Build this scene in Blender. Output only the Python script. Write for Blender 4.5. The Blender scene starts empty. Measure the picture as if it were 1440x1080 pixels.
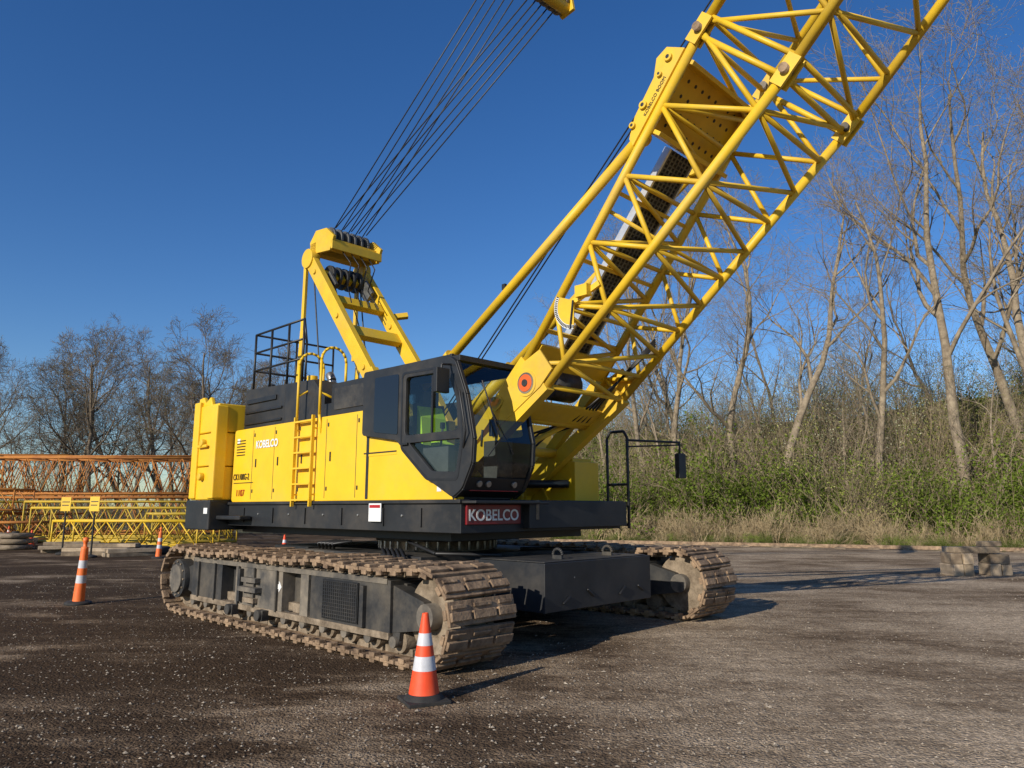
import bpy, math, random
from mathutils import Vector, Matrix
R=random.Random(7)
scene=bpy.context.scene
COL=scene.collection

# ---------------------------------------------------------------- materials
def mat(name):
    m=bpy.data.materials.new(name); m.use_nodes=True
    nt=m.node_tree; b=nt.nodes['Principled BSDF']
    return m,nt,b
def N(nt,t,**k):
    n=nt.nodes.new(t)
    for a,v in k.items(): setattr(n,a,v)
    return n
def noise(nt,scale,detail=4,rough=.6,vec=None):
    n=N(nt,'ShaderNodeTexNoise'); n.inputs['Scale'].default_value=scale
    n.inputs['Detail'].default_value=detail; n.inputs['Roughness'].default_value=rough
    if vec is not None: nt.links.new(vec,n.inputs['Vector'])
    return n
def ramp(nt,fac,stops):
    r=N(nt,'ShaderNodeValToRGB'); nt.links.new(fac,r.inputs['Fac'])
    e=r.color_ramp.elements
    while len(e)<len(stops): e.new(.5)
    for i,(p,c) in enumerate(stops):
        e[i].position=p; e[i].color=(c[0],c[1],c[2],1)
    return r
def mixc(nt,fac,a,b,mode='MIX'):
    m=N(nt,'ShaderNodeMix'); m.data_type='RGBA'; m.blend_type=mode
    if isinstance(fac,float): m.inputs[0].default_value=fac
    else: nt.links.new(fac,m.inputs[0])
    for i,x in ((6,a),(7,b)):
        if isinstance(x,tuple): m.inputs[i].default_value=(x[0],x[1],x[2],1)
        else: nt.links.new(x,m.inputs[i])
    return m.outputs[2]
def bump(nt,b,h,strength,dist):
    n=N(nt,'ShaderNodeBump'); n.inputs['Strength'].default_value=strength; n.inputs['Distance'].default_value=dist
    nt.links.new(h,n.inputs['Height']); nt.links.new(n.outputs[0],b.inputs['Normal'])
    return n
def simple(name,c1,c2,scale=3,rough=.5,metal=0,bmp=0,bscale=40,lo=.35,hi=.7,detail=4,spec=None,dust=0):
    m,nt,b=mat(name)
    tc=N(nt,'ShaderNodeTexCoord')
    n=noise(nt,scale,detail,.65,tc.outputs['Object'])
    r=ramp(nt,n.outputs['Fac'],[(lo,c1),(hi,c2)])
    out=r.outputs[0]
    if dust:
        n3=noise(nt,1.1,6,.72,tc.outputs['Object']); rr=ramp(nt,n3.outputs['Fac'],[(.48,(0,0,0)),(.78,(dust,dust,dust))])
        out=mixc(nt,rr.outputs[0],out,(.30,.24,.16))
        mr=N(nt,'ShaderNodeMapRange'); nt.links.new(n3.outputs['Fac'],mr.inputs[0]); mr.inputs[1].default_value=.3; mr.inputs[2].default_value=.75
        mr.inputs[3].default_value=rough-.06; mr.inputs[4].default_value=min(1,rough+.25); nt.links.new(mr.outputs[0],b.inputs['Roughness'])
    nt.links.new(out,b.inputs['Base Color'])
    if not dust: b.inputs['Roughness'].default_value=rough
    b.inputs['Metallic'].default_value=metal
    if spec is not None: b.inputs['Specular IOR Level'].default_value=spec
    if bmp:
        n2=noise(nt,bscale,3,.6,tc.outputs['Object']); bump(nt,b,n2.outputs['Fac'],bmp,.02)
    return m
M={}
M['yel']=simple('yellow_paint',(.76,.46,.012),(.84,.53,.018),1.3,.42,0,.03,6,dust=.26)
M['yel2']=simple('boom_yellow_paint',(.66,.41,.016),(.78,.50,.020),2.5,.46,0,.05,8,dust=.34)
M['org']=simple('orange_section_paint',(.34,.11,.018),(.52,.21,.03),1.5,.7,dust=.25)
M['oyel']=simple('old_yellow_paint',(.44,.29,.03),(.60,.41,.03),1.5,.6,dust=.3)
M['grey']=simple('dark_grey_paint',(.018,.019,.021),(.029,.030,.032),2,.42,dust=.14,spec=.35)
M['grey2']=simple('frame_grey_paint',(.024,.025,.027),(.068,.063,.056),3,.55,0,.1,20,.4,.75,dust=.34,spec=.35)
M['dusty']=simple('dusty_frame',(.055,.052,.048),(.24,.20,.15),2.2,.75,0,.2,25,.38,.70)
M['black']=simple('black_plastic',(.010,.010,.011),(.018,.018,.019),4,.45)
M['rust']=simple('track_shoe_steel',(.085,.055,.036),(.40,.275,.17),5,.8,.0,.5,30,.3,.70,spec=.3)
M['mud']=simple('muddy_steel',(.13,.10,.07),(.33,.26,.185),6,.9,0,.5,40,spec=.2)
M['steel']=simple('worn_steel',(.25,.24,.22),(.4,.39,.37),6,.4,.8)
M['rope']=simple('wire_rope',(.030,.030,.031),(.07,.07,.07),20,.5,.4)
M['chain']=simple('grating_steel',(.08,.08,.08),(.20,.20,.19),9,.5,.5)
M['white']=simple('white_paint',(.7,.7,.68),(.8,.8,.78),4,.5)
M['chalk']=simple('chalk_marks',(.15,.15,.15),(.34,.34,.34),20,.9)
M['alu']=simple('aluminium_rail',(.55,.56,.57),(.7,.7,.7),4,.35,.6)
M['red']=simple('red_paint',(.35,.01,.015),(.45,.015,.02),4,.4)
M['dred']=simple('dark_red_paint',(.16,.008,.012),(.22,.012,.016),4,.35)
M['ored']=simple('orange_sheave',(.7,.12,.02),(.6,.09,.02),4,.5)
M['cone']=simple('cone_orange',(.78,.065,.014),(.84,.09,.02),5,.5,dust=.25)
M['cone2']=simple('post_orange',(.82,.15,.03),(.86,.2,.04),5,.5)
M['refl']=simple('reflective_white',(.50,.50,.52),(.64,.64,.67),9,.3,dust=.3)
M['rubber']=simple('rubber',(.014,.014,.014),(.04,.036,.032),6,.8)
M['wood']=simple('weathered_timber',(.15,.108,.07),(.34,.26,.17),3,.9,0,.5,30,dust=.3)
M['wood2']=simple('cut_timber',(.30,.225,.145),(.50,.39,.27),5,.9,0,.3,30)
M['bark']=simple('bark',(.14,.105,.070),(.36,.29,.20),3,.95,0,.4,14,.3,.7)
M['bark2']=simple('bark_dark',(.11,.082,.056),(.20,.155,.105),3,.95,0,0,14,.3,.7)
M['twig']=simple('twig',(.18,.135,.085),(.34,.265,.165),3,.95,detail=2)
M['dry']=simple('dry_grass',(.26,.19,.10),(.46,.36,.21),3,.9,detail=2)
M['vest']=simple('hi_vis_fabric',(.45,.75,.02),(.55,.8,.03),3,.8)
M['seat']=simple('seat_fabric',(.05,.05,.055),(.08,.08,.085),6,.8)
def leafmat(name,c1,c2,c3):
    m,nt,b=mat(name); nt.nodes.remove(b)
    oi=N(nt,'ShaderNodeObjectInfo'); geo=N(nt,'ShaderNodeNewGeometry')
    n=noise(nt,.9,2,.6,geo.outputs['Position'])
    r=ramp(nt,n.outputs['Fac'],[(.35,c1),(.5,c2),(.65,c3)])
    h=N(nt,'ShaderNodeHueSaturation')
    mr=N(nt,'ShaderNodeMapRange'); nt.links.new(oi.outputs['Random'],mr.inputs[0]); mr.inputs[3].default_value=.6; mr.inputs[4].default_value=1.3
    nt.links.new(mr.outputs[0],h.inputs['Value']); nt.links.new(r.outputs[0],h.inputs['Color'])
    d=N(nt,'ShaderNodeBsdfDiffuse'); nt.links.new(h.outputs[0],d.inputs[0])
    tr=N(nt,'ShaderNodeBsdfTranslucent'); nt.links.new(h.outputs[0],tr.inputs[0])
    ms=N(nt,'ShaderNodeMixShader'); ms.inputs[0].default_value=.3
    nt.links.new(d.outputs[0],ms.inputs[1]); nt.links.new(tr.outputs[0],ms.inputs[2])
    nt.links.new(ms.outputs[0],nt.nodes['Material Output'].inputs[0])
    return m
M['leaf']=leafmat('spring_leaf',(.085,.12,.016),(.13,.18,.026),(.19,.245,.045))
M['bud']=leafmat('leaf_bud',(.18,.19,.04),(.26,.27,.07),(.35,.35,.12))
M['blossom']=leafmat('blossom',(.36,.38,.20),(.45,.46,.28),(.55,.54,.38))
def glass():
    m,nt,b=mat('tinted_glass')
    t=N(nt,'ShaderNodeBsdfTransparent'); t.inputs[0].default_value=(.72,.79,.76,1)
    g=N(nt,'ShaderNodeBsdfGlossy'); g.inputs['Roughness'].default_value=.02; g.inputs[0].default_value=(.9,.95,1,1)
    f=N(nt,'ShaderNodeFresnel'); f.inputs[0].default_value=1.6
    ms=N(nt,'ShaderNodeMixShader'); nt.links.new(f.outputs[0],ms.inputs[0]); nt.links.new(t.outputs[0],ms.inputs[1]); nt.links.new(g.outputs[0],ms.inputs[2])
    nt.links.new(ms.outputs[0],nt.nodes['Material Output'].inputs[0]); return m
M['glass']=glass()
m,nt,b=mat('dark_panel_glass'); b.inputs['Base Color'].default_value=(.01,.013,.02,1); b.inputs['Roughness'].default_value=.06; M['dglass']=m
def groundmat():
    m,nt,b=mat('gravel_ground')
    geo=N(nt,'ShaderNodeNewGeometry'); P=geo.outputs['Position']
    mp=N(nt,'ShaderNodeMapping'); nt.links.new(P,mp.inputs[0]); mp.inputs['Rotation'].default_value=(0,0,.75); mp.inputs['Scale'].default_value=(.45,1.3,1)
    n1=noise(nt,.33,5,.62,P); n2=noise(nt,1.1,6,.74,mp.outputs[0]); n3=noise(nt,38,2,.7,P); n4=noise(nt,8,3,.75,P)
    vo=N(nt,'ShaderNodeTexVoronoi'); vo.inputs['Scale'].default_value=46; nt.links.new(P,vo.inputs['Vector'])
    sx=N(nt,'ShaderNodeSeparateXYZ'); nt.links.new(P,sx.inputs[0])
    mr=N(nt,'ShaderNodeMapRange'); nt.links.new(sx.outputs[0],mr.inputs[0]); mr.inputs[1].default_value=3.0; mr.inputs[2].default_value=-2.0; mr.inputs[3].default_value=-.08; mr.inputs[4].default_value=.15
    ad=N(nt,'ShaderNodeMath',operation='ADD'); nt.links.new(n1.outputs['Fac'],ad.inputs[0]); nt.links.new(mr.outputs[0],ad.inputs[1])
    ml=N(nt,'ShaderNodeMath',operation='MULTIPLY_ADD'); nt.links.new(n2.outputs['Fac'],ml.inputs[0]); ml.inputs[1].default_value=.75; nt.links.new(ad.outputs[0],ml.inputs[2])
    r=ramp(nt,ml.outputs[0],[(.64,(.49,.385,.27)),(.79,(.35,.27,.185)),(.92,(.205,.148,.096)),(1.0,(.11,.076,.048))])
    # damp, broken-edged soil patches (mostly the left half of the yard)
    n5=noise(nt,.55,6,.7,mp.outputs[0]); a5=N(nt,'ShaderNodeMath',operation='ADD'); nt.links.new(n5.outputs['Fac'],a5.inputs[0]); nt.links.new(mr.outputs[0],a5.inputs[1])
    r5=ramp(nt,a5.outputs[0],[(.60,(1,1,1)),(.68,(.60,.56,.52))])
    c=mixc(nt,1.0,r.outputs[0],r5.outputs[0],'MULTIPLY')
    r3=ramp(nt,n3.outputs['Fac'],[(.3,(.6,.6,.6)),(.7,(1.4,1.4,1.4))])
    c=mixc(nt,.8,c,r3.outputs[0],'MULTIPLY')
    r4=ramp(nt,n4.outputs['Fac'],[(.3,(.62,.60,.58)),(.7,(1.34,1.33,1.32))])
    c=mixc(nt,.85,c,r4.outputs[0],'MULTIPLY')
    rv=ramp(nt,vo.outputs['Color'],[(0,(.6,.58,.56)),(.6,(1,1,1)),(1,(1.6,1.58,1.55))])
    c=mixc(nt,.75,c,rv.outputs[0],'MULTIPLY')
    nt.links.new(c,b.inputs['Base Color']); b.inputs['Roughness'].default_value=.95; b.inputs['Specular IOR Level'].default_value=.1
    s1=N(nt,'ShaderNodeMath',operation='MULTIPLY_ADD'); nt.links.new(vo.outputs['Distance'],s1.inputs[0]); s1.inputs[1].default_value=-.5; nt.links.new(n3.outputs['Fac'],s1.inputs[2])
    s2=N(nt,'ShaderNodeMath',operation='MULTIPLY_ADD'); nt.links.new(n4.outputs['Fac'],s2.inputs[0]); s2.inputs[1].default_value=1.5; nt.links.new(s1.outputs[0],s2.inputs[2])
    bump(nt,b,s2.outputs[0],.75,.035)
    return m
M['ground']=groundmat()
M['stone']=simple('gravel_stone',(.16,.13,.10),(.44,.37,.285),30,.9,detail=2)
M['hillg']=simple('leaf_litter',(.12,.09,.05),(.18,.18,.07),.6,.95,0,.4,4)
M['verge']=simple('dry_verge',(.26,.21,.12),(.13,.19,.045),.8,.95,0,.5,8)

# ---------------------------------------------------------------- mesh builder
def V(*a): return Vector(a)
class MB:
    def __init__(s): s.v=[]; s.f=[]; s.m=[]; s.sm=[]; s.mats=[]
    def mi(s,k):
        if k not in s.mats: s.mats.append(k)
        return s.mats.index(k)
    def box(s,lo,hi,k,M4=None):
        i=len(s.v)
        for z in (lo[2],hi[2]):
            for x,y in ((lo[0],lo[1]),(hi[0],lo[1]),(hi[0],hi[1]),(lo[0],hi[1])):
                p=V(x,y,z); s.v.append(M4@p if M4 else p)
        for f in ((3,2,1,0),(4,5,6,7),(0,1,5,4),(1,2,6,5),(2,3,7,6),(3,0,4,7)):
            s.f.append([i+a for a in f]); s.m.append(s.mi(k)); s.sm.append(False)
    def cbox(s,c,size,k,M4=None):
        s.box([c[j]-size[j]/2 for j in range(3)],[c[j]+size[j]/2 for j in range(3)],k,M4)
    def beam(s,p0,p1,w,h,k,up=None):
        p0=Vector(p0);p1=Vector(p1); d=(p1-p0); L=d.length; d.normalize()
        up=Vector(up) if up else V(0,1,0)
        x=d; y=(up-d*up.dot(d)).normalized(); z=x.cross(y)
        M4=Matrix((x,y,z)).transposed().to_4x4(); M4.translation=p0
        s.box((0,-w/2,-h/2),(L,w/2,h/2),k,M4)
    def tube(s,p0,p1,r,k,n=10,r1=None,caps=True):
        p0=Vector(p0);p1=Vector(p1); d=(p1-p0).normalized()
        a=V(0,0,1) if abs(d.z)<.9 else V(1,0,0)
        x=d.cross(a).normalized(); y=d.cross(x); i=len(s.v); r1=r if r1 is None else r1
        for p,rr in ((p0,r),(p1,r1)):
            for j in range(n):
                t=2*math.pi*j/n; s.v.append(p+x*(math.cos(t)*rr)+y*(math.sin(t)*rr))
        q=s.mi(k)
        for j in range(n):
            s.f.append([i+j,i+(j+1)%n,i+n+(j+1)%n,i+n+j]); s.m.append(q); s.sm.append(True)
        if caps:
            s.f.append([i+j for j in range(n)][::-1]); s.m.append(q); s.sm.append(False)
            s.f.append([i+n+j for j in range(n)]); s.m.append(q); s.sm.append(False)
    def poly(s,pts,r,k,n=8):
        for a,b in zip(pts[:-1],pts[1:]): s.tube(a,b,r,k,n)
    def prism(s,pts,v0,v1,k):
        i=len(s.v); n=len(pts); q=s.mi(k)
        for v in (v0,v1):
            for p in pts: s.v.append(V(p[0],v,p[1]))
        for j in range(n):
            s.f.append([i+j,i+(j+1)%n,i+n+(j+1)%n,i+n+j]); s.m.append(q); s.sm.append(False)
        s.f.append([i+j for j in range(n)][::-1]); s.m.append(q); s.sm.append(False)
        s.f.append([i+n+j for j in range(n)]); s.m.append(q); s.sm.append(False)
    def lathe(s,c,prof,k,n=24):
        i=len(s.v); q=s.mi(k)
        for r,z in prof:
            for j in range(n):
                t=2*math.pi*j/n; s.v.append(V(c[0]+r*math.cos(t),c[1]+r*math.sin(t),c[2]+z))
        for a in range(len(prof)-1):
            for j in range(n):
                s.f.append([i+a*n+j,i+a*n+(j+1)%n,i+(a+1)*n+(j+1)%n,i+(a+1)*n+j]); s.m.append(q); s.sm.append(True)
    def mesh(s,name):
        me=bpy.data.meshes.new(name); me.from_pydata([tuple(p) for p in s.v],[],s.f)
        for k in s.mats: me.materials.append(M[k])
        me.polygons.foreach_set('material_index',s.m); me.polygons.foreach_set('use_smooth',s.sm)
        me.update(); return me
    def build(s,name,parent=None,bevel=0,fix=True):
        me=s.mesh(name)
        if fix:
            import bmesh
            bm=bmesh.new(); bm.from_mesh(me); bmesh.ops.recalc_face_normals(bm,faces=bm.faces); bm.to_mesh(me); bm.free()
        o=bpy.data.objects.new(name,me); COL.objects.link(o)
        if parent: o.parent=parent
        if bevel:
            b=o.modifiers.new('b','BEVEL'); b.width=bevel; b.segments=2; b.limit_method='ANGLE'; b.angle_limit=math.radians(50)
        return o
def empty(name,loc=(0,0,0),rot=0):
    e=bpy.data.objects.new(name,None); COL.objects.link(e); e.location=loc; e.rotation_euler=(0,0,rot); return e
UV=Matrix(((1,0,0),(0,0,-1),(0,1,0))).to_4x4()
def rounded(pts,r,n=5):
    out=[]; m=len(pts)
    for i in range(m):
        p=Vector(pts[i]); a=Vector(pts[i-1]); b=Vector(pts[(i+1)%m])
        da=(a-p); db=(b-p); rr=min(r,da.length*.45,db.length*.45)
        A=p+da.normalized()*rr; B=p+db.normalized()*rr
        for j in range(n+1):
            t=j/n; q=A*(1-t)**2+p*2*t*(1-t)+B*t*t; out.append((q.x,q.y))
    return out
def plate(name,loops,v,th,k,parent,bev=0):
    if th==0:
        L=loops[0]; ar=sum(L[i-1][0]*L[i][1]-L[i][0]*L[i-1][1] for i in range(len(L)))
        if ar<0: L=L[::-1]
        me=bpy.data.meshes.new(name); me.from_pydata([(p[0],v,p[1]) for p in L],[],[list(range(len(L)))]); me.materials.append(M[k])
        o=bpy.data.objects.new(name,me); COL.objects.link(o); o.parent=parent; return o
    cu=bpy.data.curves.new(name,'CURVE'); cu.dimensions='2D'; cu.fill_mode='BOTH'; cu.extrude=th/2; cu.bevel_depth=bev
    for L in loops:
        sp=cu.splines.new('POLY'); sp.points.add(len(L)-1); sp.use_cyclic_u=True
        for i,p in enumerate(L): sp.points[i].co=(p[0],p[1],0,1)
    cu.materials.append(M[k]); o=bpy.data.objects.new(name,cu); COL.objects.link(o); o.parent=parent
    mm=UV.copy(); mm.translation=V(0,v,0); o.matrix_local=mm; return o
def text(name,body,size,loc,k,parent,mat4=UV,sx=1,bold=.0):
    cu=bpy.data.curves.new(name,'FONT'); cu.body=body; cu.size=size; cu.extrude=.002; cu.offset=bold
    cu.materials.append(M[k]); o=bpy.data.objects.new(name,cu); COL.objects.link(o); o.parent=parent
    mm=mat4.copy(); mm.translation=Vector(loc); o.matrix_local=mm@Matrix.Scale(sx,4,V(1,0,0)); return o

# ---------------------------------------------------------------- camera, light, sky
cam=bpy.data.cameras.new('camera'); co=bpy.data.objects.new('camera',cam); COL.objects.link(co)
co.location=(0,0,1.6); co.rotation_euler=(math.radians(90+9.6),0,0); cam.sensor_width=36; cam.lens=25.75; cam.clip_end=3000
scene.camera=co
EL=22.8; SH=51.5
sd=bpy.data.lights.new('sun','SUN'); sd.energy=5.0; sd.angle=math.radians(.5); sd.color=(1,.925,.80)
so=bpy.data.objects.new('sun',sd); COL.objects.link(so)
sh=math.radians(SH); el=math.radians(EL)
dirv=V(math.cos(sh)*math.cos(el),math.sin(sh)*math.cos(el),-math.sin(el))
so.rotation_euler=dirv.to_track_quat('-Z','Y').to_euler()
w=bpy.data.worlds.new('World'); scene.world=w; w.use_nodes=True; nt=w.node_tree
bg=nt.nodes['Background']; sk=N(nt,'ShaderNodeTexSky'); sk.sky_type='NISHITA'; sk.sun_disc=False
sk.sun_elevation=el
sx,sy=-math.cos(sh),-math.sin(sh); sk.sun_rotation=math.atan2(sx,sy)%(2*math.pi)
sk.air_density=1.0; sk.dust_density=.25; sk.ozone_density=3.6; sk.altitude=200
hs=N(nt,'ShaderNodeHueSaturation'); hs.inputs['Saturation'].default_value=1.24; hs.inputs['Hue'].default_value=.51
nt.links.new(sk.outputs[0],hs.inputs['Color']); nt.links.new(hs.outputs[0],bg.inputs[0]); bg.inputs[1].default_value=.122
scene.view_settings.view_transform='Standard'; scene.view_settings.look='None'; scene.view_settings.exposure=0

# ---------------------------------------------------------------- ground
g=MB(); S=1500; g.v=[V(-S,-S,0),V(S,-S,0),V(S,S,0),V(-S,S,0)]; g.f=[[0,1,2,3]]; g.m=[g.mi('ground')]; g.sm=[False]; g.build('ground',fix=False)
g=MB()
for i in range(15000):
    y=3.0+R.random()**1.5*17; x=R.uniform(-.8,.8)*y; r=R.uniform(.004,.013)*(1.7 if R.random()<.05 else 1)
    i0=len(g.v); c=V(x,y,r*.3); a=R.random()*6.28
    ex=V(math.cos(a),math.sin(a),0)*r*R.uniform(.8,1.5); ey=V(-math.sin(a),math.cos(a),0)*r*R.uniform(.7,1.1)
    for p in (c+ex,c+ey,c-ex,c-ey*R.uniform(.6,1.2),c+V(R.uniform(-.3,.3)*r,0,r*R.uniform(.5,.9))): g.v.append(p)
    for a,b in ((0,1),(1,2),(2,3),(3,0)): g.f.append([i0+a,i0+b,i0+4]); g.m.append(g.mi('stone')); g.sm.append(False)
g.build('gravel',fix=False)
def sst(a,b,t):
    t=max(0,min(1,(t-a)/(b-a))); return t*t*(3-2*t)
def hz(x,y):
    s=y+.45*x-40; H=6+min(max(x,0)*.10,4.5); H*=sst(-30,2,x)
    return sst(2,30,s)*H + .35*math.sin(x*.7+y*.3)*sst(4,12,s)
g=MB(); nx,ny=70,36
for j in range(ny+1):
    for i in range(nx+1):
        x=-40+i*2.2; s=-1.0+j*3.0; y=s+40-.45*x; g.v.append(V(x,y,hz(x,y)+.02*min(1,max(0,s+1)) -.01))
for j in range(ny):
    for i in range(nx):
        a=j*(nx+1)+i; g.f.append([a,a+1,a+nx+2,a+nx+1]); g.m.append(g.mi('hillg')); g.sm.append(True)
g.build('hill',fix=False)
g=MB()
for i in range(60):
    for s in (-3.6+.8*math.sin(i*1.3)+.5*math.sin(i*.47),.5):
        x=2+i*1.1; g.v.append(V(x,s+40-.45*x,.006))
for i in range(59): g.f.append([2*i,2*i+2,2*i+3,2*i+1]); g.m.append(g.mi('verge')); g.sm.append(False)
g.build('grass_verge')
g=MB()
p0=V(2,35.0,.09);p1=V(34,20.6,.09)
g.beam(p0,p1,.12,.14,'rust')
for i in range(0,30):
    p=p0.lerp(p1,i/29); g.cbox((p.x,p.y,.03),(.25,.9,.06),'wood')
g.build('steel_rail')

# ---------------------------------------------------------------- trees
def tube_into(vs,fs,pts,rs,n):
    base=None
    for idx,(p,r) in enumerate(zip(pts,rs)):
        d=(pts[min(idx+1,len(pts)-1)]-pts[max(idx-1,0)])
        if d.length<1e-6: d=V(0,0,1)
        d.normalize(); a=V(0,0,1) if abs(d.z)<.8 else V(1,0,0)
        if idx==0 : xr=d.cross(a).normalized()
        else: xr=(xr-d*xr.dot(d)).normalized()
        yr=d.cross(xr); i=len(vs)
        for j in range(n):
            t=2*math.pi*j/n; vs.append(p+xr*(math.cos(t)*r)+yr*(math.sin(t)*r))
        if base is not None:
            for j in range(n): fs.append((base+j,base+(j+1)%n,i+(j+1)%n,i+j))
        base=i
def rv(rn): return V(rn.gauss(0,1),rn.gauss(0,1),rn.gauss(0,1))
def make_tree(name,seed,H,r0,spread=1.0,mk='bark',buds=0,kids=(8,6,5,4,0),lowest=.3,rmin=.008,w0=.075):
    rn=random.Random(seed); vs=[];fs=[];tips=[]
    segs=(12,8,5,3,2); sides=(8,5,4,3,3); wob=(w0,.15,.22,.28,.3); trop=(.05,.11,.08,.03,0)
    def rec(p,d,L,r,lev):
        n=segs[lev]; pts=[p.copy()]; rs=[r]; ds=[d]
        for i in range(n):
            d=(d+rv(rn)*wob[lev]+V(0,0,1)*trop[lev]).normalized()
            p=p+d*(L/n); pts.append(p.copy()); ds.append(d)
            rs.append(max(r*(1-(i+1)/n*(.85 if lev else .8)),rmin))
        tube_into(vs,fs,pts,rs,sides[lev])
        if lev>=3: tips.append(pts[-1])
        if lev<4:
            k=kids[lev]
            for c in range(k):
                lo=lowest if lev==0 else .2
                t=lo+(1-lo)*(c+rn.random()*.8)/k; t=min(t,.98)
                q=t*n; i=int(q); pp=pts[i].lerp(pts[i+1],q-i); dd=ds[i+1]; rr=rs[i]+(rs[i+1]-rs[i])*(q-i)
                side=dd.cross(rv(rn)).normalized()
                an=math.radians(rn.uniform(24,52))*(spread if lev==0 else 1)
                nd=(dd*math.cos(an)+side*math.sin(an)).normalized()
                LL=L*(rn.uniform(.42,.62) if lev else rn.uniform(.32,.5))*(1.15-.55*t)*(1.1 if lev else 1.1)
                rec(pp,nd,LL,rr*rn.uniform(.5,.72),lev+1)
    rec(V(0,0,-.3),V(rn.gauss(0,.06),rn.gauss(0,.06),1).normalized(),H*.93,r0,0)
    nb=len(fs)
    if buds:
        for t in tips:
            for _ in range(buds):
                c=t+rv(rn)*.16; a=rv(rn).normalized()*.036; b=rv(rn).normalized()*.036; i=len(vs)
                vs+= [c-a,c+b,c+a]; fs.append((i,i+1,i+2))
    me=bpy.data.meshes.new(name); me.from_pydata([tuple(v) for v in vs],[],fs)
    me.materials.append(M[mk]); me.materials.append(M['bud'])
    me.polygons.foreach_set('material_index',[0]*nb+[1]*(len(fs)-nb)); me.polygons.foreach_set('use_smooth',[True]*len(fs)); me.update()
    return me
tall=[make_tree('tall_tree_%d'%i,11+i*3,24,.30,.9,'bark',3 if i%2 else 2,lowest=.33,w0=.10) for i in range(5)]
wide=[make_tree('wide_tree_%d'%i,51+i*5,16,.26,1.25,'bark2',1,(9,8,6,5,0),.2,.011) for i in range(3)]
slim=[make_tree('slim_tree_%d'%i,81+i*5,12,.12,.8,'bark',3,(7,5,4,3,0),.25,.007) for i in range(3)]
def put(me,name,x,y,z=0,s=1,rz=None,tilt=0,parent=None,sz=None):
    o=bpy.data.objects.new(name,me); COL.objects.link(o); o.location=(x,y,z)
    o.rotation_euler=(R.gauss(0,tilt),R.gauss(0,tilt),R.random()*6.28 if rz is None else rz); o.scale=(s,s,sz or s)
    if parent: o.parent=parent
    return o
for i,(x,y,h) in enumerate([(7.6,41.8,16),(9.4,41.5,18),(12.3,40,19),(13.9,39.2,21),(18.4,37.2,18.5),(21.8,35.8,25),(24.6,35,24.5),(25.5,31.6,22.5),(28,39,24),(10.8,44,17)]):
    put(tall[i%5],'bare_tree',x,y,hz(x,y)-.1,h/24,tilt=.06)
for x,y,h in [(6,46,11),(11,48,13),(16,46,11),(21,44,12),(27,46,13),(34,44,15),(3,54,12),(19,52,12)]:
    put(R.choice(tall),'bare_tree',x,y,hz(x,y)-.2,h/24,tilt=.05)
for i in range(26):
    x=R.uniform(0,42); s=R.uniform(3,22); y=s+40-.45*x; put(R.choice(slim),'sapling',x,y,hz(x,y)-.1,R.uniform(.5,.9),tilt=.12)
for x,y,h in [(-23.5,62,14),(-26.5,58,15.5),(-29.5,63,16.5),(-33,58,14.5),(-36.5,61,15),(-40,57,13),(-44,60,15),(-48,58,13),(-25,68,16),(-31,70,17),(-34.5,68,15),(-38,72,16),(-43,70,15),(-46,72,15),(-50,66,15)]:
    put(R.choice(wide),'bare_tree',x,y,-.1,h/16,tilt=.03)
far=empty('distant_trees')
for i in range(26):
    x=-75+i*4.2+R.uniform(-1.5,1.5); y=98+R.uniform(-6,14)
    put(R.choice(slim+wide[:1]),'tree_%d'%i,x,y,-.2,R.uniform(.9,1.25),parent=far)

# ---------------------------------------------------------------- brush
def make_brush(name,seed,h,w,stems,leaves,lk,ls,tk='twig',r=.012,clump=7):
    rn=random.Random(seed); vs=[];fs=[];tips=[]
    for i in range(stems):
        a=rn.random()*6.28; rr=w*.35*math.sqrt(rn.random()); p=V(math.cos(a)*rr,math.sin(a)*rr,-.1)
        d=V(math.cos(a)*rn.uniform(0,.5),math.sin(a)*rn.uniform(0,.5),1).normalized(); L=h*rn.uniform(.4,1.05); n=5
        pts=[p.copy()]; ds=[]
        for k in range(n):
            d=(d+rv(rn)*.16).normalized(); p=p+d*L/n; pts.append(p.copy()); ds.append(d)
        tube_into(vs,fs,pts,[r*(1.6-1.2*k/n) for k in range(n+1)],3)
        tips+=pts[2:]
        for k in range(7):
            q=rn.choice(pts[1:]); dd=(rn.choice(ds)+rv(rn)*.45).normalized(); l2=L*rn.uniform(.15,.35)
            e=q+dd*l2*.5; e2=e+(dd+rv(rn)*.25).normalized()*l2*.5
            tube_into(vs,fs,[q,e,e2],[r*.8,r*.6,r*.4],3); tips+=[e,e2]
    nb=len(fs)
    for i in range(leaves):
        t=rn.choice(tips) if (i%clump==0 or i==0) else t
        c=t+rv(rn)*.15*w/2; c.z=max(c.z,.05); a=rv(rn).normalized()*ls*rn.uniform(.6,1.3); b=a.cross(rv(rn)).normalized()*ls*.6; j=len(vs)
        vs+=[c-a,c+b,c+a,c-b]; fs.append((j,j+1,j+2,j+3))
    me=bpy.data.meshes.new(name); me.from_pydata([tuple(v) for v in vs],[],fs); me.materials.append(M[tk]); me.materials.append(M[lk])
    me.polygons.foreach_set('material_index',[0]*nb+[1]*(len(fs)-nb)); me.update(); return me
green=[make_brush('green_shrub_%d'%i,100+i,3.2,3.2,24,2500,'leaf',.066,clump=16) for i in range(4)]
brown=[make_brush('twig_brush_%d'%i,120+i,5.0,3.4,36,1500,'bud',.045,r=.012,clump=5) for i in range(3)]
bloss=[make_brush('blossom_brush_%d'%i,140+i,6.5,4,34,1500,'blossom',.045,r=.014) for i in range(1)]
dry=[make_brush('dry_clump_%d'%i,160+i,1.3,1.5,50,0,'bud',.05,'dry',.008) for i in range(2)]
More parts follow.
